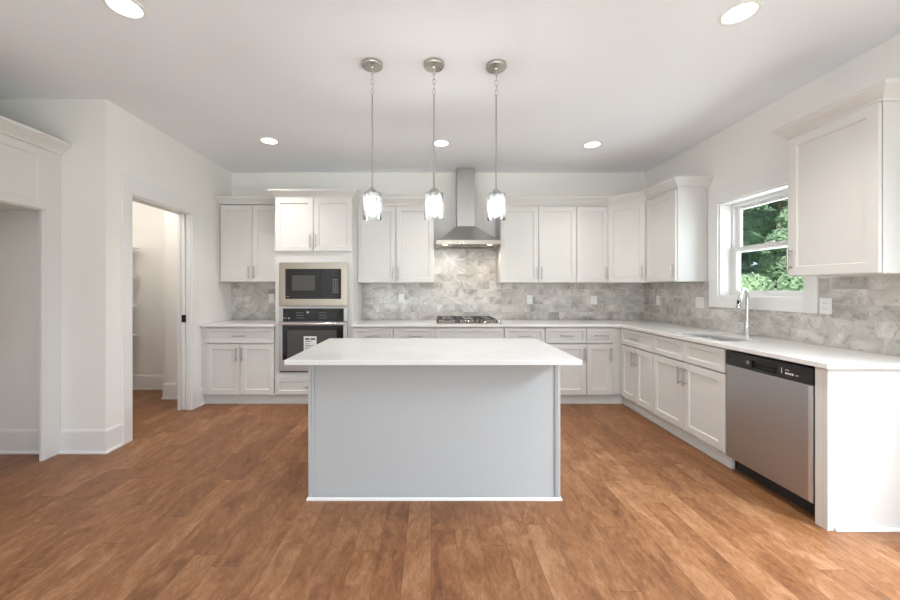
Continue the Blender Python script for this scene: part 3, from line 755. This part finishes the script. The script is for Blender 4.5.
# diagonal corner
XU = XR-UD+0.01     # box front of right uppers = 2.49
A = (2.1605, YU); Bc = (XU, 4.268)
r = thing('corner_wall_cabinet', 'single-door wall cabinet set diagonally across the right corner', 'cabinet', (A[0], A[1], 0))
MB().poly([(0, 0), (Bc[0]-A[0], Bc[1]-A[1]), (XR-0.002-A[0], Bc[1]-A[1]), (XR-0.002-A[0], YB-0.002-A[1]), (0, YB-0.002-A[1])], UZ0, 2.365).build('carcass', 'cabinet_paint', r)
ang = math.atan2(Bc[1]-A[1], Bc[0]-A[0]); dl_ = math.hypot(Bc[0]-A[0], Bc[1]-A[1])
d = MB().door(0.012, dl_-0.012, UZ0+G, UZ1-0.004-G).build('door', 'cabinet_paint', r); d.rotation_euler = (0, 0, ang)
pull_v(dl_-0.045, UZ0+0.115, d)
r = thing('wall_cabinet', 'single-door wall cabinet on the right wall beyond the window', 'cabinet', (XU, 4.267, 0), -PI/2)
w = 4.267-3.74
shell(w, XR-XU-0.002).build('carcass', 'cabinet_paint', r)
mk_door(r, 0.012, w, UZ0, UZ1-0.004, pull=('r', 'b'))
cw = MB().sweep([(X0R, YB-0.002), (X0R, YU), A, Bc, (XU, 3.74), (XR-0.002, 3.74)], CRP).build('crown_molding', 'cabinet_paint')
tag(cw, 'white crown molding turning the corner above the right-hand wall cabinets', 'molding')
# near right wall cabinet
UZ0, UZ1 = 1.403, 2.352
r = thing('wall_cabinet', 'large single-door wall cabinet on the right wall nearest the camera', 'cabinet', (XU, 2.565, 0), -PI/2)
w = 2.565-2.04
shell(w, XR-XU-0.002).build('carcass', 'cabinet_paint', r)
mk_door(r, 0, w, UZ0, UZ1-0.004, pull=('l', 'b'))
MB().sweep([(0, XR-XU-0.002), (0, 0), (w, 0), (w, XR-XU-0.002)], CRP).build('crown_molding', 'cabinet_paint', r)

# fridge surround on the left: face looks +X
FX = -2.97; FY0 = 1.87
r = thing('fridge_cabinet', 'tall white refrigerator surround with cabinet doors over an empty alcove', 'cabinet', (FX, FY0, 0), PI/2)
w = YW-FY0-0.002
MB().box(w-0.145, w, 0, 0.02, 0, 2.405).box(0, 0.06, 0, 0.02, 0, 2.405).build('side_stile', 'cabinet_paint', r)
MB().box(0.061, w-0.146, 0.0, 0.80, 1.915, 2.405).build('carcass', 'cabinet_paint', r)
for a, b2, pl in ((0.062, 0.062+(w-0.145-0.062)/2, ('r', 'b')), (0.062+(w-0.145-0.062)/2, w-0.125, ('l', 'b'))):
    mk_door(r, a, b2, 1.92, 2.385, pull=None)
CR2 = [(o_*1.25, 2.392+(z-2.352)*1.05) for o_, z in CRP]
MB().sweep([(0, 0), (w, 0)], CR2).build('crown_molding', 'cabinet_paint', r)

# ------------------------------------------------------------------ range hood
HX = 0.4405
r = thing('range_hood', 'stainless steel chimney range hood over the cooktop', 'range hood', (HX, YB-0.009, 0))
ch_ = MB().box(-0.1105, 0.1105, -0.185, -0.0, 2.105, ZC-0.001).build('chimney', 'hood_steel', r, bevel=0.002)
MB().box(-0.1095, 0.1095, -0.1835, -0.001, 2.42, 2.421).build('chimney_seam', 'dark_gap', ch_)
hw = 0.381; hd = 0.495
def ring(hw_, y0, y1, z): return [(-hw_, y0, z), (hw_, y0, z), (hw_, y1, z), (-hw_, y1, z)]
mb = MB()
def lerp(a, b2, t): return a+(b2-a)*t
rg = []
for t, u in ((0, 0), (0.25, 0.17), (0.5, 0.40), (0.75, 0.68), (1, 1)):
    rg.append(ring(lerp(hw-0.004, 0.113, t), lerp(-hd+0.004, -0.188, t), 0, lerp(1.892, 2.105, lerp(t, u, 0.55))))
mb.loops(rg); mb.build('canopy', 'hood_steel', r)
lpb = MB()
lpb.loops([ring(hw-0.03, -hd+0.03, -0.03, 1.852), ring(hw-0.02, -hd+0.02, -0.02, 1.842), ring(hw, -hd, 0, 1.842), ring(hw, -hd, 0, 1.8915)], True, True)
lpo = lpb.build('lip', 'stainless_horizontal', r, bevel=0.0015)
for s in (-1, 1):
    fo = MB()
    for k in range(12): fo.box(s*0.09-0.075+s*0.0, s*0.09+0.075, -0.40+k*0.026, -0.385+k*0.026, 1.848, 1.8515)
    fo.build('grease_filter', 'stainless_horizontal', r)
    MB().lathe((s*0.27, -0.36, 1.846), [(0.0, 0), (0.03, 0), (0.034, 0.006)], 20, False, False).build('hood_lamp', 'hood_lamp_glow', r)
    add_light('hood_light', 'SPOT', (s*0.27, -0.36, 1.84),  11, (1, 0.9, 0.75), (math.radians(16), 0, 0), r, spot_size=2.5, spot_blend=0.9, shadow_soft_size=0.04)
for k in range(4): MB().cyl((-0.06+k*0.04, -hd-0.004, 1.866), (-0.06+k*0.04, -hd, 1.866), 0.006, n=12).build('push_button', 'chrome', r)

# ------------------------------------------------------------------ cooktop
r = thing('gas_cooktop', 'stainless gas cooktop with black cast iron grates', 'cooktop', (HX, 4.50, CT1+0.0005))
MB().box(-0.378, 0.378, -0.26, 0.26, 0, 0.012).build('tray', 'stainless_horizontal', r, bevel=0.004)
for bx, by, br_ in ((-0.24, 0.12, 0.04), (-0.24, -0.12, 0.034), (0, 0.02, 0.05), (0.21, 0.12, 0.036), (0.19, -0.10, 0.03)):
    bo = MB().lathe((bx, by, 0.0125), [(br_+0.010, 0), (br_+0.006, 0.004), (br_, 0.005), (br_, 0.009)], 24).build('burner', 'chrome', r, smooth=True)
    MB().lathe((bx, by, 0.022), [(br_+0.002, 0), (br_+0.002, 0.004), (br_-0.006, 0.006)], 24).build('burner_cap', 'cast_iron', bo, smooth=True)
for gx0, gx1 in ((-0.36, -0.125), (-0.115, 0.115), (0.125, 0.315)):
    mb = MB(); t = 0.004; z0, z1 = 0.045, 0.052
    for x in (gx0, gx1): mb.box(x-t, x+t, -0.235, 0.235, z0, z1)
    for y in (-0.235, 0.235, 0): mb.box(gx0, gx1, y-t, y+t, z0+0.001, z1+0.001)
    xm = (gx0+gx1)/2
    mb.box(xm-t, xm+t, -0.235, -0.05, z0+0.002, z1+0.002).box(xm-t, xm+t, 0.05, 0.235, z0+0.002, z1+0.002)
    for y in (-0.12, 0.12): mb.box(gx0, gx0+0.06, y-t, y+t, z0, z1+0.004).box(gx1-0.06, gx1, y-t, y+t, z0, z1+0.004)
    for x in (gx0, gx1):
        for y in (-0.225, 0.225): mb.box(x-0.006, x+0.006, y-0.006, y+0.006, 0.0125, z0)
    mb.build('grate', 'cast_iron', r, bevel=0.002)
for k in range(5):
    MB().lathe((0.35, -0.20+k*0.095, 0.0125), [(0.019, 0), (0.018, 0.014), (0.015, 0.022), (0.005, 0.023)], 20).build('control_knob', 'chrome', r, smooth=True)

# ------------------------------------------------------------------ island
IX0, IX1, IY0, IY1 = -0.765, 0.806, 2.305, 2.965
r = thing('kitchen_island', 'pale grey kitchen island with plain back panel facing the camera', 'island', (IX0, IY0, 0))
W = IX1-IX0; D = IY1-IY0
MB().box(0.02, W-0.02, 0.012, 0.028, 0, ZT).build('back_panel', 'island_paint', r)
MB().box(0, 0.0195, 0, D, 0, ZT).build('side_panel', 'island_paint', r, bevel=0.001)
MB().box(W-0.0195, W, 0, D, 0, ZT).build('side_panel', 'island_paint', r, bevel=0.001)
MB().box(0.020, 0.038, 0.003, 0.0115, 0.02, ZT).build('corner_trim', 'island_paint', r, bevel=0.001)
MB().box(W-0.030, W-0.020, 0.003, 0.0115, 0.02, ZT).build('corner_trim', 'island_paint', r, bevel=0.001)
MB().sweep([(0, D), (0, 0), (W, 0), (W, D)], [(0, 0), (0.009, 0), (0.009, 0.010), (0.005, 0.016), (0, 0.018)]).build('shoe_molding', 'trim_paint', r)
MB().box(0.0205, W-0.0205, D-0.03, D-0.022, 0.1, ZT).box(0.0205, W-0.0205, D-0.09, D-0.08, 0, 0.1).build('carcass', 'cabinet_paint', r)
# fronts on the working side
n = 3
for k in range(n):
    a = 0.022+k*(W-0.044)/n; b2 = a+(W-0.044)/n
    sub = bpy.data.objects.new
    for nm, z0, z1 in (('drawer', 0.692, 0.872), ('door', 0.118, 0.686)):
        mb = MB().door(a+G, b2-G, z0, z1, st=0.05)
        for v in mb.bm.verts: v.co.y = D-0.001-0.001-v.co.y-0.02
        dd = mb.build(nm, 'cabinet_paint', r)
        hb_ = MB().cyl(((a+b2)/2-0.07, D+0.03, z1-0.07), ((a+b2)/2+0.07, D+0.03, z1-0.07), 0.0055, n=10)
        for s in (-1, 1): hb_.cyl(((a+b2)/2+s*0.055, D-0.003, z1-0.07), ((a+b2)/2+s*0.055, D+0.03, z1-0.07), 0.0045, n=8)
        hb_.build('bar_handle', 'handle_nickel', dd, smooth=True)
it = MB().box(-0.829, 0.855, 2.088, 3.012, CT0, CT1).build('island_worktop', 'quartz', bevel=0.003)
tag(it, 'large white quartz slab overhanging the island on all sides', 'countertop')

# ------------------------------------------------------------------ outlets and switches
def outlet(x, y, z, rz, label, kind='outlet', w=0.070):
    r = thing('light_switch' if kind == 'switch' else 'wall_outlet', label, 'switch' if kind == 'switch' else 'outlet', (x, y, z), rz, 'outlet plates on the tiles')
    p_ = MB().box(-w/2, w/2, -0.006, -0.0002, -0.057, 0.057).build('cover_plate', 'outlet_plastic', r, bevel=0.002)
    if kind == 'switch':
        n_ = 2 if w > 0.08 else 1
        for k in range(n_):
            cx = (k-(n_-1)/2)*0.046
            MB().box(cx-0.016, cx+0.016, -0.0095, -0.0062, -0.033, 0.033).build('rocker', 'outlet_plastic', r, bevel=0.001)
    else:
        for s in (-1, 1):
            f_ = MB().box(-0.0165, 0.0165, -0.0085, -0.0062, s*0.021-0.0145, s*0.021+0.0145).build('receptacle', 'outlet_plastic', r, bevel=0.001)
            MB().box(-0.008, -0.0055, -0.0092, -0.0086, s*0.021-0.005, s*0.021+0.005).box(0.0055, 0.008, -0.0092, -0.0086, s*0.021-0.005, s*0.021+0.005).build('slots', 'outlet_slot', f_)
    return r
yt = YB-BT; xt = XR-BT
outlet((271.8-431)/76.4, yt, 1.195, 0, 'white outlet plate on the small left backsplash against the oven tower')
outlet((401.6-431)/76.4, yt, 1.195, 0, 'white outlet plate on the tiles left of the cooktop')
outlet((529.6-431)/76.4, yt, 1.175, 0, 'white outlet plate on the tiles just right of the cooktop')
outlet((593.8-431)/76.4, yt, 1.17, 0, 'white switch plate on the back tiles halfway between cooktop and corner', 'switch', 0.082)
outlet(xt, 4.545, 1.175, -PI/2, 'white outlet plate on the right wall tiles nearest the corner')
outlet(xt, 3.84, 1.175, -PI/2, 'white switch plate on the tiles just beyond the sink window', 'switch', 0.115)
outlet(xt, 2.615, 1.195, -PI/2, 'white outlet plate beside the lower near corner of the window casing', 'outlet', 0.080)

# ------------------------------------------------------------------ pendants
def make_pendant():
    r = thing('pendant_light', '', 'pendant lamp', (0, 0, ZC-0.0005), 0, 'pendant lamps over the island')
    MB().lathe((0, 0, 0), [(0.070, 0), (0.070, -0.016), (0.066, -0.022), (0.014, -0.026), (0.010, -0.034)], 36).build('canopy', 'brushed_nickel', r, smooth=True)
    z = -0.034; mb = MB(); L = 0.040; k = 0
    while z > -0.195:
        pts = []
        for q in range(16):
            a = 2*PI*q/16; ux = 0.0085*math.cos(a); uz = 0.0205*math.sin(a)
            pts.append((ux if k % 2 == 0 else 0.001*k, 0 if k % 2 == 0 else ux, z-0.020+uz))
        mb.tube(pts, 0.0022, 8, closed=True); z -= 0.0335; k += 1
    mb.build('chain', 'brushed_nickel', r, smooth=True)
    MB().tube([(0.006, 0.004, -0.03), (-0.004, -0.006, -0.09), (0.005, -0.003, -0.15), (0, 0, -0.21)], 0.0014, 6).build('cord', 'outlet_plastic', r, smooth=True)
    MB().cyl((0, 0, -0.205), (0, 0, -0.832), 0.0056, n=12).build('rod', 'brushed_nickel', r, smooth=True)
    MB().lathe((0, 0, -0.832), [(0.006, 0), (0.008, -0.006), (0.024, -0.018), (0.026, -0.030), (0.019, -0.032), (0.019, -0.075)], 24).build('lamp_socket', 'brushed_nickel', r, smooth=True)
    mb = MB()
    mb.lathe((0, 0, 0), [(0.020, -0.876), (0.060, -0.878), (0.0645, -0.883), (0.0645, -1.052), (0.0615, -1.052), (0.0615, -0.886), (0.020, -0.8805)], 40, False, False)
    mb.build('glass_shade', 'shade_glass', r, smooth=True)
    MB().lathe((0, 0, 0), [(0.012, -0.9075), (0.013, -0.915), (0.021, -0.935), (0.028, -0.960), (0.028, -0.980), (0.019, -1.002), (0.004, -1.010)], 24).build('bulb', 'bulb_glow', r, smooth=True)
    return r
pend0 = make_pendant()
lab = ['glass pendant lamp on a nickel rod, leftmost of the three over the island', 'glass pendant lamp on a nickel rod, middle of the three over the island', 'glass pendant lamp on a nickel rod, rightmost of three, next to the hood chimney']
for i, (x, y) in enumerate(((-0.397, 2.505), (0.020, 2.505), (0.444, 2.52))):
    p_ = pend0 if i == 0 else copy_tree(pend0)
    p_.location = (x, y, ZC-0.0005); p_['label'] = lab[i]

# ------------------------------------------------------------------ recessed lights
def make_can():
    r = thing('recessed_light', '', 'ceiling light', (0, 0, ZC-0.0005), 0, 'recessed lights in the ceiling')
    MB().lathe((0, 0, 0), [(0.098, 0), (0.097, -0.005), (0.080, -0.009), (0.076, -0.006), (0.076, 0)], 40, False, False).build('trim_ring', 'outlet_plastic', r, smooth=True)
    MB().lathe((0, 0, 0), [(0.0755, -0.0005), (0.0755, -0.0045), (0.001, -0.0055)], 40).build('lens', 'downlight_glow', r, smooth=True)
    return r
can0 = make_can()
cans = [(-1.65, 1.995, 'round recessed ceiling light at the upper left, nearest the fridge cabinet'),
        (1.70, 2.04, 'round recessed ceiling light at the upper right, nearest the camera on that side'),
        (-1.66, 3.80, 'round recessed ceiling light in front of the oven tower, left of the pendants'),
        (0.104, 3.86, 'round recessed ceiling light seen between the middle pendant rod and the hood chimney'),
        (1.70, 3.90, 'round recessed ceiling light farther back on the right, above the corner cabinets')]
for (x, y) in ((-1.65, 0.15), (1.70, 0.15)):      # unseen cans added on the same grid to brighten the near floor
    cans.append((x, y, 'added unseen round recessed ceiling light overhead, nearer than the picture, on the %s' % ('left' if x < 0 else 'right')))
for i, (x, y, l_) in enumerate(cans):
    c_ = can0 if i == 0 else copy_tree(can0)
    c_.location = (x, y, ZC-0.0005); c_['label'] = l_
    add_light(('downlight_front' if y < 3 else 'downlight_back_left' if x < 0 else 'downlight_back_right') if y > 1 else 'added_downlight_near', 'SPOT', (0, 0, -0.02), (50 if y < 3 else 38 if x < 0 else 14) if y > 1 else 16, (1, 0.96, 0.89), (0, 0, 0), c_, spot_size=1.95, spot_blend=1.0, shadow_soft_size=0.07)

# ------------------------------------------------------------------ pantry shelves
wl_x = -4.14
def make_shelf():
    r = thing('pantry_shelf', '', 'shelf', (wl_x, 3.13, 1.8), 0, 'shelves on the pantry wall')
    MB().box(0.0005, 0.375, 0, 1.66, 0, 0.018).build('shelf_board', 'trim_paint', r, bevel=0.002)
    for y in (0.15, 0.85, 1.60):
        mb = MB().box(0.001, 0.012, y-0.01, y+0.01, -0.20, -0.0005).box(0.012, 0.345, y-0.01, y+0.01, -0.014, -0.0005)
        mb.tube([(0.008, y, -0.19), (0.13, y, -0.10), (0.335, y, -0.010)], 0.006, 8)
        mb.build('bracket', 'trim_paint', r)
    return r
s0 = make_shelf()
for i, (z, l_) in enumerate(((1.826, 'white shelf on the pantry side wall, topmost of four seen through the doorway'), (1.462, 'white shelf on the pantry side wall, second from the top of four'), (1.088, 'white shelf on the pantry side wall, third from the top of four'), (0.713, 'white shelf on the pantry side wall, lowest of four'))):
    s_ = s0 if i == 0 else copy_tree(s0)
    s_.location = (wl_x, 3.13, z); s_['label'] = l_
add_light('pantry_fill', 'POINT', (-3.35, 3.65, 2.7), 18, (1, 0.94, 0.87), shadow_soft_size=0.14)  # added lamp without a fixture, brightens the pantry

# ------------------------------------------------------------------ outside
struct(box(3.0, 45, -20, 50, -0.62, -0.5).build('ground', 'grass'))
def leaf_mesh(blobs, nleaf, size, rnd):
    bm = bmesh.new(); tot = sum(b_[3]**2 for b_ in blobs)
    for (cx, cy, cz, rad) in blobs:
        for _ in range(int(nleaf*rad**2/tot)):
            d = Vector((rnd.gauss(0, 1), rnd.gauss(0, 1), rnd.gauss(0, 1))).normalized()
            q = rad*(0.72+0.34*rnd.random())
            p = Vector((cx, cy, cz))+Vector((d.x*q, d.y*q, d.z*q*0.85))
            nrm = (d+Vector((rnd.uniform(-.7, .7), rnd.uniform(-.7, .7), rnd.uniform(-.3, .9)))).normalized()
            u = nrm.orthogonal().normalized(); w_ = nrm.cross(u); a = rnd.uniform(0, 2*PI)
            e1 = u*math.cos(a)+w_*math.sin(a); e2 = nrm.cross(e1); s_ = size*rnd.uniform(0.6, 1.3)
            vs_ = [bm.verts.new(p-e1*s_), bm.verts.new(p+e2*s_*0.45+nrm*s_*0.12), bm.verts.new(p+e1*s_), bm.verts.new(p-e2*s_*0.45+nrm*s_*0.12)]
            bm.faces.new(vs_)
    return bm
def make_tree(name, label, h, spread, nb, leafmat, seed, nleaf=9000, low=0.12, size=0.10):
    rnd = random.Random(seed)
    r = thing(name, label, 'tree', (0, 0, 0), 0, 'trees outside the window')
    blobs = []
    for k in range(nb):
        t = low+(1-low)*(k+0.5)/nb
        wd = spread*math.sin(PI*min(0.93, 0.15+t*0.85))**0.7
        for _ in range(4):
            a = rnd.uniform(0, 2*PI); q = wd*rnd.uniform(0.15, 0.85)
            blobs.append((q*math.cos(a), q*math.sin(a), h*t, rnd.uniform(0.30, 0.5)*spread*0.8))
    M_ = MB(); M_.bm.free(); M_.bm = leaf_mesh(blobs, nleaf, size, rnd)
    M_.build('foliage', leafmat, r)
    mb = MB().tube([(0, 0, 0), (0.05, 0.03, h*0.3), (-0.05, 0.05, h*0.6), (0, 0, h*0.9)], [0.11, 0.09, 0.06, 0.02], 10)
    for b_ in blobs[::3]: mb.tube([(0, 0, max(0.1, b_[2]-0.5)), (b_[0]*0.6, b_[1]*0.6, b_[2])], [0.05, 0.015], 6)
    mb.build('trunk', 'bark', r)
    return r
t1 = make_tree('leafy_tree', '', 9, 1.45, 10, 'leaf_mid', 3, 42000, low=0.06, size=0.075)
t2 = make_tree('leafy_tree', '', 11, 1.5, 12, 'leaf_deep', 5, 46000, low=0.06, size=0.08)
t3 = make_tree('bush', '', 2.2, 1.0, 4, 'leaf_light', 9, 8000, low=0.10, size=0.045)
used = set()
spots = []
rnd = random.Random(4)
vd, vn = (0.68, 0.733), (0.733, -0.68)
for k, d_ in enumerate((14.5, 18.0, 21.5, 25.0, 28.5, 32.0)):
    for q in range(4 if k < 3 else 5):
        l_ = (-5.4 if k < 3 else -7.25)+q*3.7+(1.85 if k % 2 else 0)
        spots.append((t1 if (k+q) % 2 == 0 else t2, vd[0]*d_+vn[0]*l_, vd[1]*d_+vn[1]*l_))
for d_, l_ in ((10.4, -1.9), (10.6, 0.6), (10.2, 3.1), (12.3, -0.6), (11.9, 1.9)):
    spots.append((t3, vd[0]*d_+vn[0]*l_, vd[1]*d_+vn[1]*l_))
for (src, x, y) in spots:
    if id(src) not in used: o = src; used.add(id(src))
    else: o = copy_tree(src)
    s_ = rnd.uniform(0.93, 1.05)
    o.location = (x, y, -0.5); o.scale = (s_, s_, s_); o.rotation_euler = (0, 0, rnd.uniform(0, 6.28))
    if src is t3:
        o['label'] = 'pale green low bush outside the window, in front of the trees'; o['category'] = 'bush'; o['group'] = 'bushes outside the window'
    elif src is t1: o['label'] = 'mid green leafy tree in the wood outside the window'
    else: o['label'] = 'deep green leafy tree in the wood outside the window'; o['group'] = 'deep green trees outside the window'
